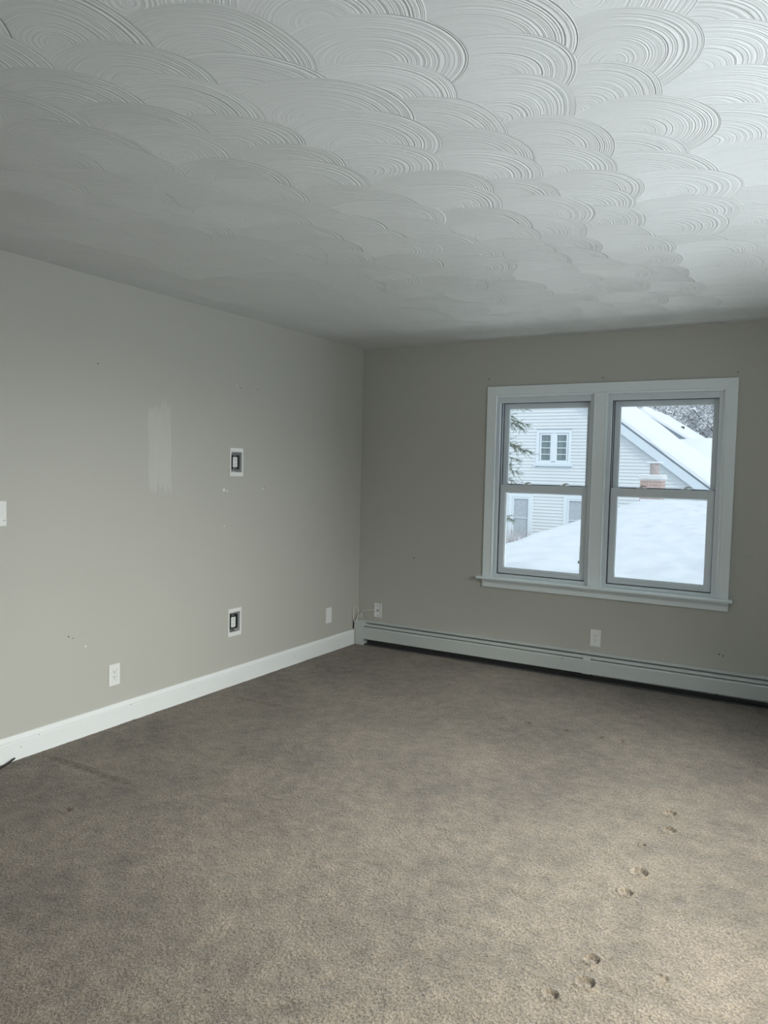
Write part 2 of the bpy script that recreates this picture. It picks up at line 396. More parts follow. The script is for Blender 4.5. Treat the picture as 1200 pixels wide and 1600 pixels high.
# the rest of the carpet behind the camera and the slab under it, joined to the same mesh
_bm = bmesh.new(); _bm.from_mesh(floor.data)
def _quad(pts): _bm.faces.new([_bm.verts.new(p) for p in pts])
_quad([(0, YR, 0), (RW, YR, 0), (RW, -5.6, 0), (0, -5.6, 0)])
_quad([(-T, YR - T, -0.02), (-T, T, -0.02), (RW + T, T, -0.02), (RW + T, YR - T, -0.02)])
_bm.to_mesh(floor.data); _bm.free()
floor_slab = MB().box(-T, RW + T, YR - T, T, -0.25, -0.02).build('floor_slab', m_trim, parent=floor)

# baseboard along the left wall (back wall has the heater)
def bb_profile(s=1):
    return [(0, 0), (0.016, 0), (0.016, 0.088), (0.0135, 0.090), (0.0135, 0.092), (0.0155, 0.094), (0.0150, 0.102), (0.010, 0.112), (0.006, 0.120), (0, 0.122)]
bb = MB().prism(bb_profile(), 1, YR, -0.004).build('baseboard_left', m_trim, kind='structure')
for (y, z) in ((-3.10, 0.060), (-3.0, 0.091), (-2.42, 0.093), (-1.93, 0.070), (-0.9, 0.06)):
    MB().cyl((0.0162, y, z), 0, 0.0022, 0.0012, 8).build('nail_hole', m_hole, parent=bb)
bbr = MB().prism([(RW - p[0], p[1]) for p in bb_profile()], 1, YR, -0.1).build('baseboard_right', m_trim, kind='structure')
bbq = MB().prism([(YR + p[0], p[1]) for p in bb_profile()], 0, 0.02, RW - 0.02).build('baseboard_rear', m_trim, kind='structure')

# spackle dabs, anchors and nail holes on the walls (parts of the walls)
def blob(name, loc, r, mat, parent, axis, h=0.002, lab=None):
    mb = MB(); bm = mb.bm; n = 9
    c = Vector(loc); ring = []
    for k in range(n):
        a_ = k * 2 * PI / n; rr = r * random.uniform(0.7, 1.2)
        d = Vector((0, math.cos(a_), math.sin(a_))) if axis == 0 else Vector((math.cos(a_), 0, math.sin(a_)))
        ring.append(bm.verts.new(c + d * rr))
    nrm = Vector((h, 0, 0)) if axis == 0 else Vector((0, -h, 0))
    top = bm.verts.new(c + nrm)
    for k in range(n): bm.faces.new((ring[k], ring[(k + 1) % n], top))
    bm.faces.new(ring[::-1])
    return mb.build(name, mat, parent=parent, label=lab)
blob('spackle_dab', (0.0, -1.656, 1.302), 0.013, m_spackle, wall_left, 0, 0.004)
blob('spackle_dab', (0.0, -1.625, 1.296), 0.008, m_spackle, wall_left, 0, 0.002)
blob('spackle_dab', (0.0, -1.262, 1.308), 0.007, m_spackle, wall_left, 0, 0.002)
blob('spackle_dab', (0.0, -1.650, 1.069), 0.006, m_spackle, wall_left, 0, 0.002)
blob('spackle_dab', (0.0, -1.545, 1.985), 0.005, m_spackle, wall_left, 0, 0.002)
blob('spackle_dab', (0.0, -2.712, 0.482), 0.006, m_spackle, wall_left, 0, 0.002)
for y, z in ((-2.637, 1.986), (-1.50, 1.975), (-1.34, 1.979), (-1.252, 1.318), (-2.818, 0.553), (-2.79, 0.54)):
    blob('nail_hole', (0.0, y, z), 0.0042, m_hole, wall_left, 0, 0.0006)
for x, z in ((1.122, 2.155), (1.975, 2.132), (2.832, 2.130), (0.52, 0.753), (2.826, 0.292), (2.80, 0.30)):
    blob('nail_hole', (x, 0.0, z), 0.0055, m_hole, wall_back, 1, 0.0006)

# ------------------------------------------------------------------ the double window
def frame_boxes(mb, x0, x1, z0, z1, y0, y1, w, wt=None, wb=None, bev=0.0):
    wt = wt or w; wb = wb or w
    mb.box(x0, x0 + w, y0, y1, z0, z1, bev); mb.box(x1 - w, x1, y0, y1, z0, z1, bev)
    mb.box(x0 + w, x1 - w, y0, y1, z1 - wt, z1, bev); mb.box(x0 + w, x1 - w, y0, y1, z0, z0 + wb, bev)
    return mb
def window_unit(name, x0, x1, full=True):
    w = empty(name, ((x0 + x1) / 2, 0, WZ0), kind='structure'); cx = (x0 + x1) / 2
    def at(mb, nm, mat, parent=w, **k):
        for v in mb.bm.verts:
            v.co -= Vector((cx, 0, WZ0))
        return mb.build(nm, mat, parent=parent, **k)
    # wooden jamb liner, then the vinyl frame with its tracks
    at(frame_boxes(MB(), x0 - 0.012, x1 + 0.012, WZ0 - 0.012, WZ1 + 0.012, 0.0, 0.149, 0.0118), 'jamb', m_casing)
    mb = frame_boxes(MB(), x0, x1, WZ0, WZ1, 0.010, 0.135, 0.010, 0.018, 0.014)
    frame_boxes(mb, x0, x1, WZ0, WZ1, 0.006, 0.034, 0.024, 0.040, 0.022, 0.0015)       # inner stop
    frame_boxes(mb, x0, x1, WZ0, WZ1, 0.074, 0.082, 0.024, 0.036, 0.018)               # parting rib
    frame_boxes(mb, x0, x1, WZ0, WZ1, 0.118, 0.135, 0.026, 0.036, 0.026)               # outer stop
    at(mb, 'vinyl_frame', m_vinyl)
    s0, s1 = x0 + 0.027, x1 - 0.027
    at(frame_boxes(MB(), x0 + 0.0235, x1 - 0.0235, WZ0 + 0.0215, WZ1 - 0.0365, 0.0345, 0.0362, 0.0055), 'weather_strip', m_slot)
    at(frame_boxes(MB(), x0 + 0.0235, x1 - 0.0235, 1.366, WZ1 - 0.0355, 0.0825, 0.0838, 0.0055), 'weather_strip', m_slot)
    # upper sash (outer track)
    mb = frame_boxes(MB(), s0, s1, 1.322, 1.978, 0.084, 0.112, 0.036, 0.040, 0.046, 0.002)
    frame_boxes(mb, s0 + 0.034, s1 - 0.034, 1.366, 1.940, 0.089, 0.107, 0.006)
    us = at(mb, 'upper_sash', m_vinyl)
    at(MB().box(s0 + 0.030, s1 - 0.030, 0.096, 0.101, 1.350, 1.945), 'glass_pane', m_glass, parent=us)
    # lower sash (inner track)
    mb = frame_boxes(MB(), s0 + 0.003, s1 - 0.003, 0.692, 1.365, 0.037, 0.073, 0.042, 0.056, 0.045, 0.002)
    frame_boxes(mb, s0 + 0.043, s1 - 0.043, 0.733, 1.311, 0.049, 0.068, 0.006)
    mb.box(s0 + 0.06, s1 - 0.06, 0.031, 0.039, 0.722, 0.729, 0.002)                    # lift lip
    ls = at(mb, 'lower_sash', m_vinyl)
    at(MB().box(s0 + 0.036, s1 - 0.036, 0.056, 0.061, 0.725, 1.320), 'glass_pane', m_glass, parent=ls)
    if full:
        for fx in (0.305, 0.730):                                                       # cam locks on the meeting rail
            c = s0 + (s1 - s0) * fx
            mb = MB().box(c - 0.030, c + 0.030, 0.047, 0.070, 1.3655, 1.3715, 0.002)
            mb.cyl((c - 0.004, 0.058, 1.375), 2, 0.011, 0.008, 14)
            mb.tube(spline([(c - 0.006, 0.056, 1.379), (c + 0.012, 0.050, 1.384), (c + 0.034, 0.046, 1.381)], 4), [0.006, 0.006, 0.0055, 0.005, 0.005, 0.005, 0.0045, 0.004, 0.0035], 6)
            at(mb, 'sash_lock', m_grey)
        for c in (s0 + 0.030, s1 - 0.030):                                              # tilt latches at the rail ends
            mb = MB().box(c - 0.022, c + 0.022, 0.048, 0.068, 1.3655, 1.3695, 0.001).box(c - 0.008, c + 0.006, 0.052, 0.064, 1.3695, 1.3735, 0.001)
            at(mb, 'tilt_latch', m_vinyl)
    return w
window_1 = window_unit('window_1', *U[0])
window_2 = window_unit('window_2', *U[1])
# small latch bar at the right side of the left lower pane
MB().box(1.842 - 1.5575, 1.847 - 1.5575, 0.050, 0.058, 0.822 - WZ0, 0.938 - WZ0, 0.001).box(1.832 - 1.5575, 1.847 - 1.5575, 0.047, 0.056, 0.812 - WZ0, 0.832 - WZ0, 0.002).build('screen_clip', m_grey, parent=window_1)

trim = empty('trim_1', (1.98, 0, 0.66), kind='structure')
def tb(mb, nm):
    for v in mb.bm.verts: v.co -= Vector((1.98, 0, 0.66))
    return mb.build(nm, m_casing, parent=trim)
cx0, cx1, cz1 = 1.122, 2.842, 2.096; cw = 0.066
# mitred casing: flat board with a raised back band bead at the inner edge
def casing_v(x0, x1, outer_left):
    mb = MB(); s = 1 if outer_left else -1
    xo = x0 if outer_left else x1; xi = xo + s * cw
    b0 = mb.bm
    poly = [(xo, 0.663), (xi, 0.663), (xi, cz1 - cw), (xo, cz1)]
    mb.prism(poly, 1, -0.017, 0.0); return mb
tb(casing_v(cx0, cx0 + cw, True), 'side_casing'); tb(casing_v(cx1 - cw, cx1, False), 'side_casing')
tb(MB().prism([(cx0 + 0.0008, cz1), (cx1 - 0.0008, cz1), (cx1 - cw, cz1 - cw + 0.0008), (cx0 + cw, cz1 - cw + 0.0008)], 1, -0.017, 0.0), 'head_casing')
tb(MB().box(1.932, 2.008, -0.017, 0.0, 0.663, cz1 - cw - 0.0005, 0.001), 'mullion_casing')
mb = MB().box(1.920, 2.020, 0.0005, 0.148, WZ0 - 0.01, WZ1 + 0.01); tb(mb, 'mullion_post')
# rounded inner stop beads: two frames
for (x0, x1) in ((cx0 + cw, 1.932), (2.008, cx1 - cw)):
    mb = MB()
    frame_boxes(mb, x0 - 0.004, x1 + 0.004, 0.655, cz1 - cw + 0.004, -0.020, 0.004, 0.012, bev=0.003)
    tb(mb, 'stop_bead')
st = [(-0.056, 0.648), (-0.0585, 0.6545), (-0.0575, 0.6615), (-0.053, 0.6665), (0.030, 0.6680), (0.030, 0.648)]
tb(MB().prism([(p[0], p[1]) for p in st], 0, 1.086, 2.868), 'stool')
ap = [(0.0, 0.6478), (-0.030, 0.6478), (-0.031, 0.636), (-0.024, 0.628), (-0.017, 0.620), (-0.016, 0.590), (-0.011, 0.584), (0.0, 0.583)]
tb(MB().prism(ap, 0, 1.124, 2.843), 'apron')

# side and rear windows that let the daylight in (outside the photograph)
def plain_window(name, loc, rz, w_, h_):
    r = empty(name, loc, rz, kind='structure')
    mb = frame_boxes(MB(), -w_ / 2 + 0.001, w_ / 2 - 0.001, 0.001, h_ - 0.001, 0.03, 0.12, 0.045, bev=0.002); mb.box(-w_ / 2 + 0.045, w_ / 2 - 0.045, 0.05, 0.08, h_ / 2 - 0.025, h_ / 2 + 0.025)
    mb.build('sash_frame', m_vinyl, parent=r)
    MB().box(-w_ / 2 + 0.04, w_ / 2 - 0.04, 0.063, 0.067, 0.04, h_ - 0.04).build('glass_pane', m_glass, parent=r)
    mb = frame_boxes(MB(), -w_ / 2 - 0.049, w_ / 2 + 0.049, -0.049, h_ + 0.049, -0.017, 0.0, 0.049, bev=0.002); mb.build('casing', m_trim, parent=r)
    return r
# two units side by side share the middle: casing widths kept clear of each other
plain_window('window_3', (RW, -3.625, 0.42), -PI / 2, 1.45, 1.70)
plain_window('window_4', (RW, -2.225, 0.42), -PI / 2, 1.15, 1.70)
plain_window('window_5', (2.9, YR, 0.80), PI, 1.8, 1.25)

# ------------------------------------------------------------------ wall plates and outlets (local frame: faces -y, x right, z up)
def plate_mb(w_, h_, t=0.006, hole=None):
    mb = MB()
    if hole is None: return mb.box(-w_ / 2, w_ / 2, -t, 0.0, -h_ / 2, h_ / 2, 0.0022)
    hx0, hx1, hz0, hz1 = hole
    mb.box(-w_ / 2, hx0, -t, 0, -h_ / 2, h_ / 2, 0.0015); mb.box(hx1, w_ / 2, -t, 0, -h_ / 2, h_ / 2, 0.0015)
    mb.box(hx0 - 0.001, hx1 + 0.001, -t, 0, hz1, h_ / 2, 0.0015); mb.box(hx0 - 0.001, hx1 + 0.001, -t, 0, -h_ / 2, hz0, 0.0015)
    return mb
def receptacle(root, yb, xc=0.0, mat=m_plate, w_=0.033, h_=0.066):
    """rectangular duplex receptacle with slots; front face at yb"""
    rc = MB().box(xc - w_ / 2, xc + w_ / 2, yb, yb + 0.006, -h_ / 2, h_ / 2, 0.001).build('receptacle', mat, parent=root)
    for zc in (0.017, -0.014):
        for sx, hh in ((-0.0065, 0.008), (0.0065, 0.0066)):
            MB().box(xc + sx - 0.0012, xc + sx + 0.0012, yb - 0.0004, yb + 0.002, zc - hh / 2 + 0.003, zc + hh / 2 + 0.003).build('slot', m_slot, parent=rc)
        MB().cyl((xc, yb + 0.001, zc - 0.0075), 1, 0.0028, 0.003, 10).build('ground_hole', m_slot, parent=rc)
    return rc
def outlet(loc, rz, label, w_=0.074, h_=0.119):
    r = empty('wall_outlet', loc, rz); tag(r, label, 'outlet')
    plate_mb(w_, h_, 0.006, (-0.0172, 0.0172, -0.0338, 0.0338)).build('cover_plate', m_plate, parent=r)
    receptacle(r, -0.0052)
    for z in (0.048, -0.048): MB().cyl((0, -0.0062, z), 1, 0.0026, 0.001, 10).build('screw', m_grey, parent=r)
    return r
LW = PI / 2
outlet((0.0, -2.527, 0.288), LW, 'white duplex outlet low on the left wall just above the white baseboard')
outlet((1.993, 0.0, 0.299), 0, 'white duplex outlet below the window just above the baseboard heater')

def recessed(c, z, label):
    r = empty('recessed_outlet_box', (0, c, z), LW); tag(r, label, 'outlet box')
    plate_mb(0.128, 0.185, 0.005, (-0.052, 0.052, -0.067, 0.067)).build('cover_plate', m_plate, parent=r)
    mb = MB(); d = 0.050
    # pocket: four sides and a back, set into the hole of the wall
    mb.box(-0.0519, -0.0499, -0.001, d, -0.0669, 0.0669); mb.box(0.0499, 0.0519, -0.001, d, -0.0669, 0.0669)
    mb.box(-0.0499, 0.0499, -0.001, d, 0.0649, 0.0669); mb.box(-0.0499, 0.0499, -0.001, d, -0.0669, -0.0649); mb.box(-0.0499, 0.0499, d - 0.002, d, -0.0649, 0.0649)
    mb.build('pocket', m_grey, parent=r)
    bx = MB().box(-0.0460, 0.043, 0.010, d - 0.003, -0.047, 0.047, 0.001).build('device_box', m_black, parent=r)
    for s in (1, -1):                                                                 # metal mounting ears
        mb = MB().box(-0.023, 0.007, 0.006, 0.0099, min(s * 0.036, s * 0.058), max(s * 0.036, s * 0.058), 0.0015)
        mb.cyl((-0.008, 0.005, s * 0.048), 1, 0.0042, 0.003, 10); mb.build('mounting_ear', m_metal, parent=r)
    receptacle(r, 0.001, -0.0085, m_plate, 0.041, 0.066)
    MB().box(-0.024, 0.007, 0.0072, 0.0099, -0.033, 0.033).build('mounting_strap', m_metal, parent=r)
    return r
recessed(*BOXES[0], 'recessed white outlet box high on the left wall, the upper of two')
recessed(*BOXES[1], 'recessed white outlet box lower on the left wall, between outlet and blank plate')

r = empty('blank_plate', (0.0, -0.44, 0.295), LW); tag(r, 'blank white wall plate on the left wall near the corner', 'wall plate')
plate_mb(0.076, 0.122).build('cover_plate', m_plate, parent=r)
MB().box(-0.017, 0.017, -0.0068, -0.006, -0.034, 0.034, 0.0003).build('insert', m_plate, parent=r)
for z in (0.048, -0.048): MB().cyl((0, -0.0062, z), 1, 0.0026, 0.001, 10).build('screw', m_grey, parent=r)

r = empty('data_jack_plate', (0.193, 0.0, 0.292), 0); tag(r, 'white cable jack plate on the back wall beside the corner, cable plugged in', 'wall plate')
plate_mb(0.073, 0.117).build('cover_plate', m_plate, parent=r)
MB().box(-0.009, 0.009, -0.0085, -0.006, -0.009, 0.009, 0.0005).box(0.018, 0.034, -0.0075, -0.006, -0.056, 0.056, 0.0005).build('jack', m_grey, parent=r)
MB().box(-0.005, 0.007, -0.0092, -0.0085, -0.007, 0.006).build('socket', m_slot, parent=r)
for z in (0.043, -0.043): MB().cyl((0, -0.0064, z), 1, 0.0034, 0.0014, 10).build('screw', m_slot, parent=r)

r = empty('light_switch', (0.0, -3.199, 1.210), LW); tag(r, 'white light switch plate at the left edge of the photo', 'switch')
plate_mb(0.074, 0.119, 0.006, (-0.0172, 0.0172, -0.0338, 0.0338)).build('cover_plate', m_plate, parent=r)
MB().prism([(-0.004, -0.0335), (-0.010, -0.031), (-0.0062, 0.0), (-0.0055, 0.0335), (0, 0.0335), (0, -0.0335)], 0, -0.0168, 0.0168).build('rocker', m_plate, parent=r)
for x, z in ((0, 0.048), (0.0, -0.048), (0.026, -0.033)): MB().cyl((x, -0.0062, z), 1, 0.0026, 0.001, 10).build('screw', m_slot if x else m_grey, parent=r)

# ------------------------------------------------------------------ baseboard heater
r = empty('baseboard_heater', (2.05, 0, 0)); tag(r, 'long white metal baseboard heater along the back wall under the window', 'heater')
def hp(mb, nm, mat=m_heater, **k):
    for v in mb.bm.verts: v.co -= Vector((2.05, 0, 0))
    return mb.build(nm, mat, parent=r, **k)
SX = 1.983; HX1 = RW - 0.02
for x0, x1 in ((0.095, SX - 0.001), (SX + 0.001, HX1)):
    # front cover with a rolled upper lip and returned lower lip
    hp(MB().prism([(-0.0700, 0.052), (-0.0715, 0.056), (-0.0735, 0.142), (-0.0705, 0.150), (-0.060, 0.153), (-0.060, 0.1505), (-0.0685, 0.1475), (-0.071, 0.141), (-0.069, 0.058), (-0.060, 0.055), (-0.060, 0.052)], 0, x0, x1), 'front_panel')
    # damper blade, tilted
    hp(MB().prism([(-0.0660, 0.1600), (-0.0650, 0.1640), (-0.0420, 0.1750), (-0.0415, 0.1725), (-0.0635, 0.1610)], 0, x0, x1), 'damper')
for x0, x1, g in ((0.095, SX - 0.001, 0.0), (SX + 0.001, HX1, 0.004)):
    hp(MB().prism([(-0.001 - g, 0.030), (-0.001 - g, 0.197), (-0.004 - g, 0.199), (-0.034, 0.1875), (-0.034, 0.184), (-0.006 - g, 0.194), (-0.004 - g, 0.030)], 0, x0, x1), 'back_plate')
hp(MB().prism([(-0.001, 0.001), (-0.074, 0.001), (-0.0765, 0.150), (-0.072, 0.168), (-0.050, 0.192), (-0.040, 0.199), (-0.001, 0.200)], 0, 0.022, 0.098), 'end_cap')
hp(MB().prism([(-0.0700, 0.0505), (-0.0745, 0.0510), (-0.0750, 0.148), (-0.0655, 0.166), (-0.0645, 0.166), (-0.0738, 0.148), (-0.0732, 0.052), (-0.0700, 0.052)], 0, SX - 0.055, SX + 0.0012), 'joint_cover')
hp(MB().cyl(((0.1 + HX1) / 2, -0.032, 0.095), 0, 0.011, HX1 - 0.11, 12), 'heating_pipe', m_fin)
mb = MB()
for k in range(270):
    x = 0.13 + k * (HX1 - 0.2 - 0.13) / 270; mb.box(x, x + 0.0008, -0.058, -0.008, 0.068, 0.125)
hp(mb, 'fins', m_fin, kind='stuff')
hp(MB().box(0.100, HX1 - 0.001, -0.0595, -0.0062, -0.0015, 0.0100), 'shade_pan', m_fin)  # dark sheet over the carpet, colours in the shade under the heater
hp(MB().box(0.100, HX1 - 0.001, -0.0060, -0.0045, 0.010, 0.125), 'shade_liner', m_fin)  # dark sheet put in to darken the shaded gap below the front panel
for x in (0.30, 1.0, 1.9, 2.8, 3.7): hp(MB().box(x - 0.006, x + 0.006, -0.0590, -0.007, 0.058, 0.062).box(x - 0.006, x + 0.006, -0.012, -0.0065, 0.0, 0.062), 'bracket', m_fin)
hp(MB().cyl((1.782, -0.0735, 0.138), 1, 0.004, 0.002, 10), 'screw', m_slot)
hp(MB().cyl((1.945, -0.001, 0.203), 1, 0.006, 0.004, 8), 'wall_screw', m_grey)

# ------------------------------------------------------------------ cables
# white cable: plugged into the jack plate, hangs to the corner, a loop over the heater end, down to the floor
pts = [(0.192, -0.010, 0.292), (0.172, -0.026, 0.295), (0.108, -0.045, 0.286), (0.065, -0.050, 0.264), (0.040, -0.050, 0.235), (0.026, -0.055, 0.200), (0.013, -0.072, 0.178),
       (0.0085, -0.092, 0.235), (0.0085, -0.094, 0.285), (0.0095, -0.070, 0.311), (0.012, -0.042, 0.302), (0.019, -0.030, 0.268), (0.018, -0.046, 0.215), (0.014, -0.070, 0.165),
       (0.0205, -0.084, 0.112), (0.0205, -0.086, 0.030), (0.021, -0.086, 0.006)]
cab = MB().tube(spline(pts, 8), 0.0033, 8).build('white_cable', m_cable, smooth=True)
tag(cab, 'thin off-white cable looped in the corner above the heater end cap', 'cable')
pts = [(0.072, -0.046, 0.204), (0.070, -0.048, 0.235), (0.064, -0.048, 0.252), (0.056, -0.048, 0.238), (0.048, -0.048, 0.204)]
cab2 = MB().tube(spline(pts, 8), 0.0030, 8).build('loop_end', m_cable, parent=cab, smooth=True)
dk = MB().tube(spline([(0.0062, -0.080, 0.205), (0.0065, -0.080, 0.18), (0.007, -0.080, 0.155), (0.007, -0.080, 0.127)], 6), 0.0042, 8).build('black_cable', m_black, smooth=True)
tag(dk, 'short black cable tail behind the white loop in the corner', 'cable')
bc = MB().tube(spline([(0.16, -3.55, 0.006), (0.11, -3.42, 0.006), (0.080, -3.31, 0.006), (0.058, -3.235, 0.0065), (0.042, -3.185, 0.010), (0.032, -3.143, 0.020)], 8), 0.0042, 10).build('power_cord', m_black, smooth=True)
tag(bc, 'cut end of a black cord lying against the left baseboard', 'cord')

# ------------------------------------------------------------------ outside: snowy ground
grid_mesh('ground', lambda u, v: (-60 + 120 * u, 0.6 + 110 * v, -2.45 + 0.25 * noise.noise((u * 14, v * 14, 0))), 60, 60, m_snow, kind='structure')

# near low roof under deep snow
pr = empty('low_snowy_roof', (2.6, 6.2, -2.3)); tag(pr, 'low roof under deep rippled snow just outside the window', 'roof')
OX, OY, OZ = 2.6, 6.2, -2.3
RX0, RX1, RY0, RY1 = -0.35, 7.2, 0.45, 12.0
def roof_h(x, y):
    t = (y - 0.2) / 11.8
    z = 0.40 + 0.555 * t
    q = max(0.0, min(1.0, (x - RX0) / 1.4)) * 0.85 + 0.15
    z += q * (0.060 * noise.noise((x * 1.3, y * 1.6, 0)) + 0.060 * noise.noise((x * 3.2, y * 2.6, 5)) + 0.022 * noise.noise((x * 6 + 1.5 * y, y * 7, 2)))
    e = x - RX0
    if e < 0.35: z -= 0.16 * (1 - e / 0.35) ** 2.4                  # rounded edge at the rake
    e = RY1 - y
    if e < 0.6: z -= 0.05 * (1 - e / 0.6) ** 2
    return z
def near_P(u, v):
    x = RX0 + (RX1 - RX0) * (u ** 1.35); y = RY0 + (RY1 - RY0) * v
    return (x - OX, y - OY, roof_h(x, y) - OZ)
grid_mesh('snow_cover', near_P, 200, 300, m_snow_crisp, parent=pr)
def rel(mb, o=(OX, OY, OZ)):
    for v in mb.bm.verts: v.co -= Vector(o)
    return mb
rel(MB().prism([(0.45, -0.02), (12.0, 0.55), (13.6, 0.0), (13.6, -0.1), (12.0, 0.42), (0.45, -0.15)], 0, RX0 + 0.03, RX1)).build('roof_deck', m_soffit, parent=pr)
rel(MB().prism([(0.45, 0.28), (12.0, 0.84), (12.0, 0.55), (0.45, -0.02)], 0, RX0 + 0.02, RX1)).build('snow_core', m_snow, parent=pr)
rel(MB().prism([(12.0, 0.93), (13.9, 0.35), (13.9, 0.05), (12.0, 0.50)], 0, RX0 + 0.1, RX1)).build('rear_snow', m_snow, parent=pr)
rel(MB().box(RX0 + 0.25, RX1 - 0.3, 0.9, 13.2, -2.42, -0.12)).build('building_wall', m_siding, parent=pr)

# brick chimney behind the ridge
ch = empty('brick_chimney', (-0.19, 13.0, 0.35)); tag(ch, 'short red brick chimney with a clay flue beyond the snowy roof', 'chimney')
MB().box(-0.225, 0.225, -0.225, 0.225, -0.4, 1.02).build('mortar_core', m_mortar, parent=ch)
bl, bh_, bd = 0.142, 0.052, 0.07
mb = MB().box(-bl / 2, bl / 2, -bd / 2, bd / 2, -bh_ / 2, bh_ / 2, 0.004)
b0 = mb.build('brick', m_brick, parent=ch)
m_brick2 = smat('pale_red_brick', (0.52, 0.36, 0.32), 0.85, 0.18, 9, 0.003, 60)
me2 = b0.data.copy(); me2.materials[0] = m_brick2
first = True
for c in range(15):
    z = -0.03 + c * 0.0705
    for side in range(4):
        for k in range(3):
            u = (-0.160 + k * 0.160) + (0.04 if c % 2 else -0.04)
            u = max(-0.165, min(0.165, u))
            o = b0 if first else b0.copy()
            if not first: C.objects.link(o); o.parent = ch
            if random.random() < 0.4: o.data = me2
            first = False
            a_ = side * PI / 2
            p = Vector((u, -0.206, 0)); p.rotate(Matrix.Rotation(a_, 3, 'Z'))
            o.location = (p.x, p.y, z); o.rotation_euler.z = a_
MB().box(-0.275, 0.275, -0.275, 0.275, 1.02, 1.085, 0.01).build('crown', m_mortar, parent=ch)
MB().box(-0.265, 0.265, -0.265, 0.265, 1.085, 1.125, 0.02).build('snow_cap', m_snow, parent=ch)
mb = MB()
mb.cyl((0.03, 0, 1.24), 2, 0.105, 0.30, 20)
fl = mb.build('flue', m_clay, parent=ch)
MB().box(-0.135, 0.195, -0.16, 0.16, 1.39, 1.425, 0.012).build('flue_cap', m_snow, parent=ch)

# ------------------------------------------------------------------ white clapboard house
hs = empty('clapboard_house', (-4.1, 20, -2.4)); tag(hs, 'white clapboard house with gabled roof and paired upstairs windows', 'house')
HO = (-4.1, 20, -2.4)
PKX, PKZ, SL = -4.1, 4.49, 0.745
XL, XR = -9.0, 0.80
def gz(x): return PKZ - SL * abs(x - PKX)
WIN_UP = [(-4.28, -3.96, 1.83, 2.62), (-3.79, -3.47, 1.83, 2.62)]
WIN_LO = [(-5.10, -4.60, -0.55, 0.66), (-3.36, -2.86, -0.55, 0.66)]
HY = 17.0
rel(MB().prism([(XL, -2.4), (XR, -2.4), (XR, gz(XR) - 0.02), (PKX, PKZ - 0.02), (XL, gz(XL) - 0.02)], 1, HY + 0.03, 20.9), HO).build('house_body', m_siding, parent=hs)
# clapboards: real overlapping boards, cut round the windows, joined (each about 5 px high)
mb = MB(); z = -2.2
holes = [(-4.42, -3.33, 1.66, 2.76), (-5.24, -4.46, -0.70, 0.80), (-3.50, -2.72, -0.70, 0.80)]
while z < PKZ - 0.1:
    hw = (PKZ - z - 0.05) / SL
    x0, x1 = max(XL, PKX - hw), min(XR, PKX + hw)
    segs = [(x0, x1)]
    for (a0, a1, b0_, b1_) in holes:
        if b0_ - 0.05 < z < b1_ - 0.05:
            ns = []
            for s0, s1 in segs:
                if a1 <= s0 or a0 >= s1: ns.append((s0, s1)); continue
                if s0 < a0: ns.append((s0, a0))
                if s1 > a1: ns.append((a1, s1))
            segs = ns
    for s0, s1 in segs:
        if s1 - s0 > 0.05: mb.prism([(HY + 0.03, z), (HY - 0.034, z), (HY + 0.004, z + 0.106), (HY + 0.03, z + 0.106)], 0, s0, s1)
    z += 0.098
rel(mb, HO).build('clapboard', m_siding, parent=hs, kind='stuff')
def house_window(x0, x1, z0, z1, bars, curtain=False):
    f = rel(frame_boxes(MB(), x0 - 0.03, x1 + 0.03, z0 - 0.03, z1 + 0.03, HY - 0.03, HY + 0.03, 0.045), HO).build('window_sash', m_house_trim, parent=hs)
    rel(MB().box(x0, x1, HY + 0.015, HY + 0.028, z0, z1), HO).build('pane', m_curtain if curtain else m_far_glass, parent=f)
    mb = MB()
    for t in bars:
        zz = z0 + (z1 - z0) * t; mb.box(x0, x1, HY - 0.015, HY + 0.014, zz - 0.011, zz + 0.011)
    rel(mb, HO).build('glazing_bar', m_house_trim, parent=f)
for i, wv in enumerate(WIN_UP): house_window(*wv, (0.25, 0.49, 0.73))
rel(frame_boxes(MB(), -4.42, -3.33, 1.72, 2.76, HY - 0.035, HY + 0.03, 0.095), HO).build('window_casing', m_house_trim, parent=hs)
rel(MB().box(-3.94, -3.81, HY - 0.035, HY + 0.03, 1.80, 2.66), HO).build('window_mullion', m_house_trim, parent=hs)
rel(MB().box(-4.48, -3.27, HY - 0.09, HY + 0.02, 1.665, 1.725), HO).build('window_sill', m_fascia, parent=hs)
for i, wv in enumerate(WIN_LO):
    house_window(*wv, (0.50,), curtain=True)
    rel(frame_boxes(MB(), wv[0] - 0.15, wv[1] + 0.14, wv[2] - 0.14, wv[3] + 0.15, HY - 0.035, HY + 0.03, 0.115), HO).build('window_casing', m_house_trim, parent=hs)
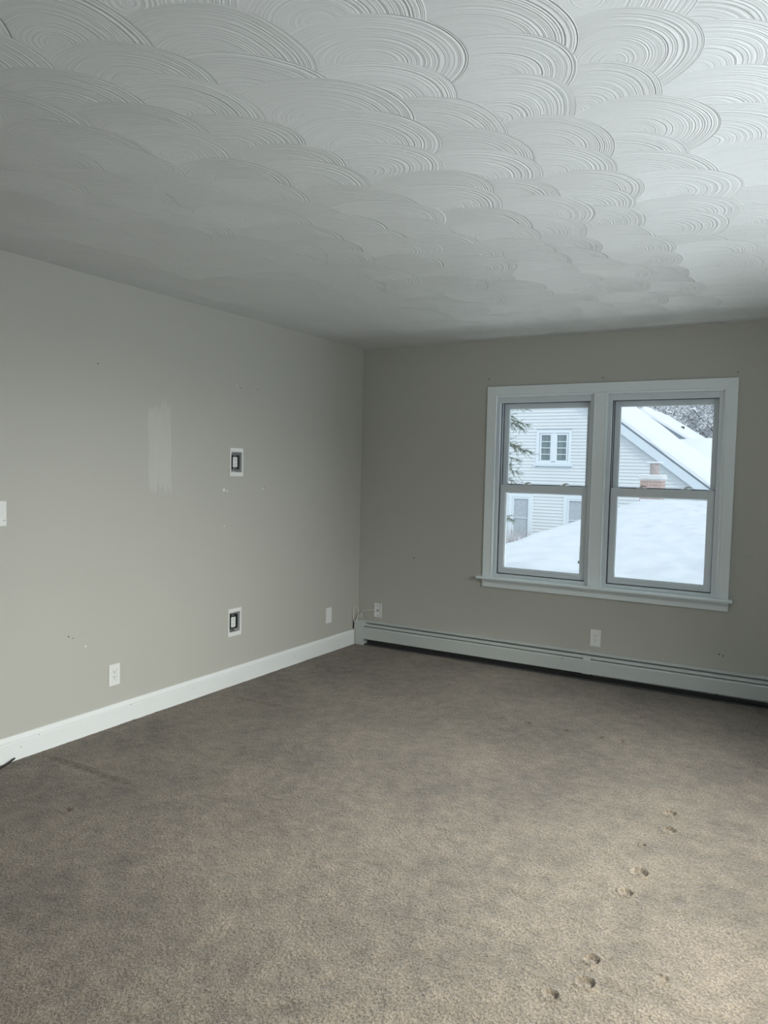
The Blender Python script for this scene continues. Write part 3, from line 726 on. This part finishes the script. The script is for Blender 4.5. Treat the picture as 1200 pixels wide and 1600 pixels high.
# roof: deck slabs, rake boards, snow in thick layers
OV = 0.14   # overhang towards us
for s in (1, -1):
    xe = PKX + s * (5.6 if s > 0 else 5.6)
    ze = PKZ - SL * 5.6
    def pt(x, dz): return (x, PKZ - SL * abs(x - PKX) + dz)
    rel(MB().prism([pt(PKX, 0.0), pt(xe, 0.0), pt(xe, 0.10), pt(PKX, 0.10)], 1, HY - OV + 0.03, 20.95), HO).build('roof_deck', m_soffit, parent=hs)
    rel(MB().prism([pt(PKX, -0.20), pt(xe, -0.20), pt(xe, 0.085), pt(PKX, 0.085)], 1, HY - OV - 0.02, HY - OV + 0.04), HO).build('rake_board', m_fascia, parent=hs)
    rel(MB().prism([pt(PKX, 0.10), pt(xe, 0.10), pt(xe, 0.145), pt(PKX, 0.145)], 1, HY - OV - 0.03, HY - OV + 0.05), HO).build('shingle_edge', m_soffit, parent=hs)
    n = 60
    # snow blanket with a soft, bumpy edge
    def SP(u, v, s=s):
        d = 5.65 * u; x = PKX + s * d
        y = HY - OV - 0.06 + 4.2 * v
        base = PKZ - SL * d + 0.14
        e = min(1, (v * 4.2) / 0.35); th = 0.34 * (1 - (1 - e) ** 2.5) ** 0.5 if e < 1 else 0.34
        th = 0.06 + th + 0.05 * noise.noise((d * 1.3, y * 1.5, s)) * e
        return (x - HO[0], y - HO[1] + 0.05 * noise.noise((d * 2, 0, s)), base + th - HO[2])
    grid_mesh('snow_blanket', SP, 70, 40, m_snow, parent=hs)
    rel(MB().prism([pt(PKX, 0.145), pt(xe, 0.145), pt(xe, 0.26), pt(PKX, 0.26)], 1, HY - OV - 0.055, 21.0), HO).build('snow_edge', m_snow, parent=hs)
    rel(MB().prism([pt(PKX, 0.2), pt(xe, 0.2), pt(xe, 0.50), pt(PKX, 0.50)], 1, 20.95, 21.05), HO).build('snow_back', m_snow, parent=hs)

# wing behind with its own snowy roof
wg = hs
WO = HO
rel(MB().prism([(20.6, -2.4), (25.4, -2.4), (25.4, 1.4), (22.6, 2.35), (20.6, 1.2)], 0, -0.6, 6.0), WO).build('wing_wall', m_siding, parent=wg)
def WP(u, v):
    x = -2.1 + 8.5 * u; y = 19.4 + 3.2 * v
    z = 1.30 + (2.80 - 1.30) * v + 0.05 * noise.noise((x, y * 1.5, 3))
    if v > 0.93: z -= 0.06 * ((v - 0.93) / 0.07) ** 2
    return (x - WO[0], y - WO[1], z - WO[2])
grid_mesh('wing_snow', WP, 50, 24, m_snow, parent=wg)
rel(MB().prism([(19.4, 1.0), (22.6, 2.5), (26, 0.9), (26, 1.3), (22.7, 2.78), (19.4, 1.24)], 0, -0.6, 6.4), WO).build('wing_roof', m_snow, parent=wg)

# far gable house
fh = empty('far_gabled_house', (-4.5, 35, -2.4)); tag(fh, 'farther grey gable with a snowy roof and small vent pipe', 'house')
FO = (-4.5, 35, -2.4); FX, FZ, FS = -4.45, 4.35, 0.63
def fp(x, dz): return (x, FZ - FS * abs(x - FX) + dz)
rel(MB().prism([(FX - 4.2, -2.4), (FX + 4.2, -2.4), fp(FX + 4.2, 0), fp(FX, 0), fp(FX - 4.2, 0)], 1, 32.3, 38.0), FO).build('house_body', m_far_wall, parent=fh)
for s in (1, -1):
    xe = FX + s * 4.6
    rel(MB().prism([fp(FX, -0.16), fp(xe, -0.16), fp(xe, 0.06), fp(FX, 0.06)], 1, 31.96, 32.02), FO).build('rake_board', m_soffit, parent=fh)
    rel(MB().prism([fp(FX, 0.0), fp(xe, 0.0), fp(xe, 0.08), fp(FX, 0.08)], 1, 32.0, 38.2), FO).build('roof_deck', m_soffit, parent=fh)
    def FP(u, v, s=s):
        d = 4.65 * u; y = 31.9 + 6.4 * v
        e = min(1, v * 6.4 / 0.3)
        z = FZ - FS * d + 0.10 + 0.30 * (1 - (1 - e) ** 2) ** 0.5 + 0.05 * noise.noise((d, y, 4 + s))
        return (FX + s * d - FO[0], y - FO[1], z - FO[2])
    grid_mesh('snow_blanket', FP, 30, 30, m_snow, parent=fh)
    rel(MB().prism([fp(FX, 0.07), fp(xe, 0.07), fp(xe, 0.2), fp(FX, 0.2)], 1, 31.9, 38.25), FO).build('snow_edge', m_snow, parent=fh)
rel(MB().cyl((-2.82, 33.0, 3.64), 2, 0.08, 0.34, 10), FO).build('vent_pipe', m_fin, parent=fh)

# ------------------------------------------------------------------ trees
def winter_tree(x, y, h_, label):
    t = empty('winter_tree', (x, y, -2.4)); tag(t, label, 'tree', 'bare snowy trees behind the houses')
    mb = MB(); mb.tube([(0, 0, 0), (0.1, 0, h_ * 0.3), (-0.05, 0.1, h_ * 0.6), (0.05, 0, h_ * 0.92)], [0.24, 0.19, 0.12, 0.04], 7)
    ends = []
    for k in range(34):
        z0 = h_ * random.uniform(0.25, 0.9); a_ = random.uniform(0, 2 * PI); L_ = h_ * 0.30 * (1.15 - z0 / h_)
        p0 = Vector((0, 0, z0)); p2 = p0 + Vector((math.cos(a_) * L_, math.sin(a_) * L_, L_ * random.uniform(0.3, 0.9))); p1 = (p0 + p2) / 2 + Vector((0, 0, -0.1 * L_))
        mb.tube([p0, p1, p2], [0.07, 0.045, 0.02], 4); ends.append((p0, p1, p2))
    mb.build('trunk', m_bark, parent=t)
    def strips(n, wid, lo, hi, dz):
        vs = []; fs = []
        for _ in range(n):
            p0, p1, p2 = random.choice(ends); f = random.uniform(0.25, 1.0); c = p0.lerp(p2, f) + Vector([random.gauss(0, 0.42) for _ in range(3)])
            d = Vector((random.gauss(0, 1), random.gauss(0, 1), random.gauss(0.3, 0.6))).normalized() * random.uniform(lo, hi)
            sd = d.cross(Vector((random.gauss(0, 1), random.gauss(0, 1), random.gauss(0, 1)))).normalized() * wid
            up = d.cross(sd).normalized() * wid
            i = len(vs); c = c + Vector((0, 0, dz))
            vs += [c - sd, c + sd, c + up * 1.4, c + d]
            fs += [(i, i + 1, i + 3), (i + 1, i + 2, i + 3), (i + 2, i, i + 3), (i, i + 2, i + 1)]
        return vs, fs
    for nm, n, wd, lo, hi, dz, mt in (('twigs', 3600, 0.020, 0.3, 0.8, 0, m_twig), ('twig_snow', 6500, 0.045, 0.12, 0.4, 0.03, m_snow)):
        vs, fs = strips(n, wd, lo, hi, dz); me = bpy.data.meshes.new(nm); me.from_pydata(vs, [], fs); me.materials.append(mt)
        o = bpy.data.objects.new(nm, me); C.objects.link(o); o.parent = t; o['kind'] = 'stuff'
k = 0
for row, yy in enumerate((44, 51)):
    for i in range(4):
        winter_tree(-12.5 + i * 3.6 + row * 1.6 + random.uniform(-0.4, 0.4), yy + random.uniform(-1, 1), random.uniform(11, 14), 'bare twiggy tree flecked with snow, behind the snowy roofs')

def conifer(x, y):
    t = empty('conifer', (x, y, -2.4)); tag(t, 'green conifer whose branch tips reach past the left pane', 'tree')
    MB().tube([(0, 0, 0), (0.05, 0, 3.5), (0, 0, 7.6)], [0.16, 0.11, 0.02], 8).build('trunk', m_bark, parent=t, smooth=True)
    tips = [(1.20, 4.95), (1.33, 5.15), (1.25, 4.78), (1.42, 4.82), (1.10, 4.60), (1.32, 4.38), (1.42, 4.28), (1.28, 4.12), (1.12, 4.02), (1.18, 3.88), (1.05, 3.70), (1.22, 5.35), (1.0, 5.6)]
    br = MB(); V = []; F = []
    allb = [(random.uniform(-0.15, 0.3), tx, tz) for tx, tz in tips]
    for k in range(46):
        a_ = random.uniform(PI * 0.28, PI * 1.72); zz = random.uniform(1.5, 7.0); L_ = 0.26 * (8 - zz)
        allb.append((None, (math.cos(a_) * L_, math.sin(a_) * L_), zz))
    for (a_, q, zz) in allb:
        if a_ is None: p2 = Vector((q[0], q[1], zz))
        else: p2 = Vector((q, a_, zz))
        p0 = Vector((0, 0, zz + 0.18)); p1 = (p0 + p2) / 2 + Vector((0, 0, 0.10))
        cv = spline([p0, p1, p2], 7); br.tube(cv, [0.018 - 0.001 * i for i in range(len(cv))], 5)
        for i in range(4, len(cv)):
            for _ in range(5):
                d = (cv[i] - cv[i - 1]).normalized(); sdv = Vector((random.gauss(0, 0.5), random.gauss(0, 0.5), random.gauss(-0.25, 0.5)))
                e = cv[i] + (d * 0.7 + sdv) * random.uniform(0.08, 0.20)
                br.tube([cv[i], e], [0.005, 0.002], 3)
                for _n in range(12):
                    c = cv[i].lerp(e, random.random()); dd = (e - cv[i]).normalized() * 0.5 + Vector((random.gauss(0, 0.6), random.gauss(0, 0.6), random.gauss(0, 0.6)))
                    dd = dd.normalized() * random.uniform(0.03, 0.06); s_ = dd.cross(Vector((0.3, 1, 0.2))).normalized() * 0.004; u_ = dd.cross(s_).normalized() * 0.004
                    j = len(V); V += [c - s_, c + s_, c + u_, c + dd]; F += [(j, j + 1, j + 3), (j + 1, j + 2, j + 3), (j + 2, j, j + 3)]
    br.build('branches', m_bark, parent=t)
    me = bpy.data.meshes.new('needles'); me.from_pydata(V, [], F); me.materials.append(m_needle)
    o = bpy.data.objects.new('needles', me); C.objects.link(o); o.parent = t; o['kind'] = 'stuff'
conifer(-3.30, 9.0)

# shrub against the house
sh = empty('bare_shrub', (-4.9, 16.2, -2.4)); tag(sh, 'dark bare shrub below the downstairs window of the white house', 'shrub')
mb = MB()
for k in range(260):
    a_ = random.uniform(0, 2 * PI); rr = random.uniform(0.1, 0.75); zt = random.uniform(1.3, 2.22)
    mb.tube([(rr * 0.2 * math.cos(a_), rr * 0.2 * math.sin(a_), 0), (rr * 0.6 * math.cos(a_), rr * 0.5 * math.sin(a_), zt * 0.6), (rr * math.cos(a_) + random.gauss(0, .06), rr * 0.7 * math.sin(a_), zt)], [0.012, 0.010, 0.006], 4)
mb.build('stems', m_twig, parent=sh)
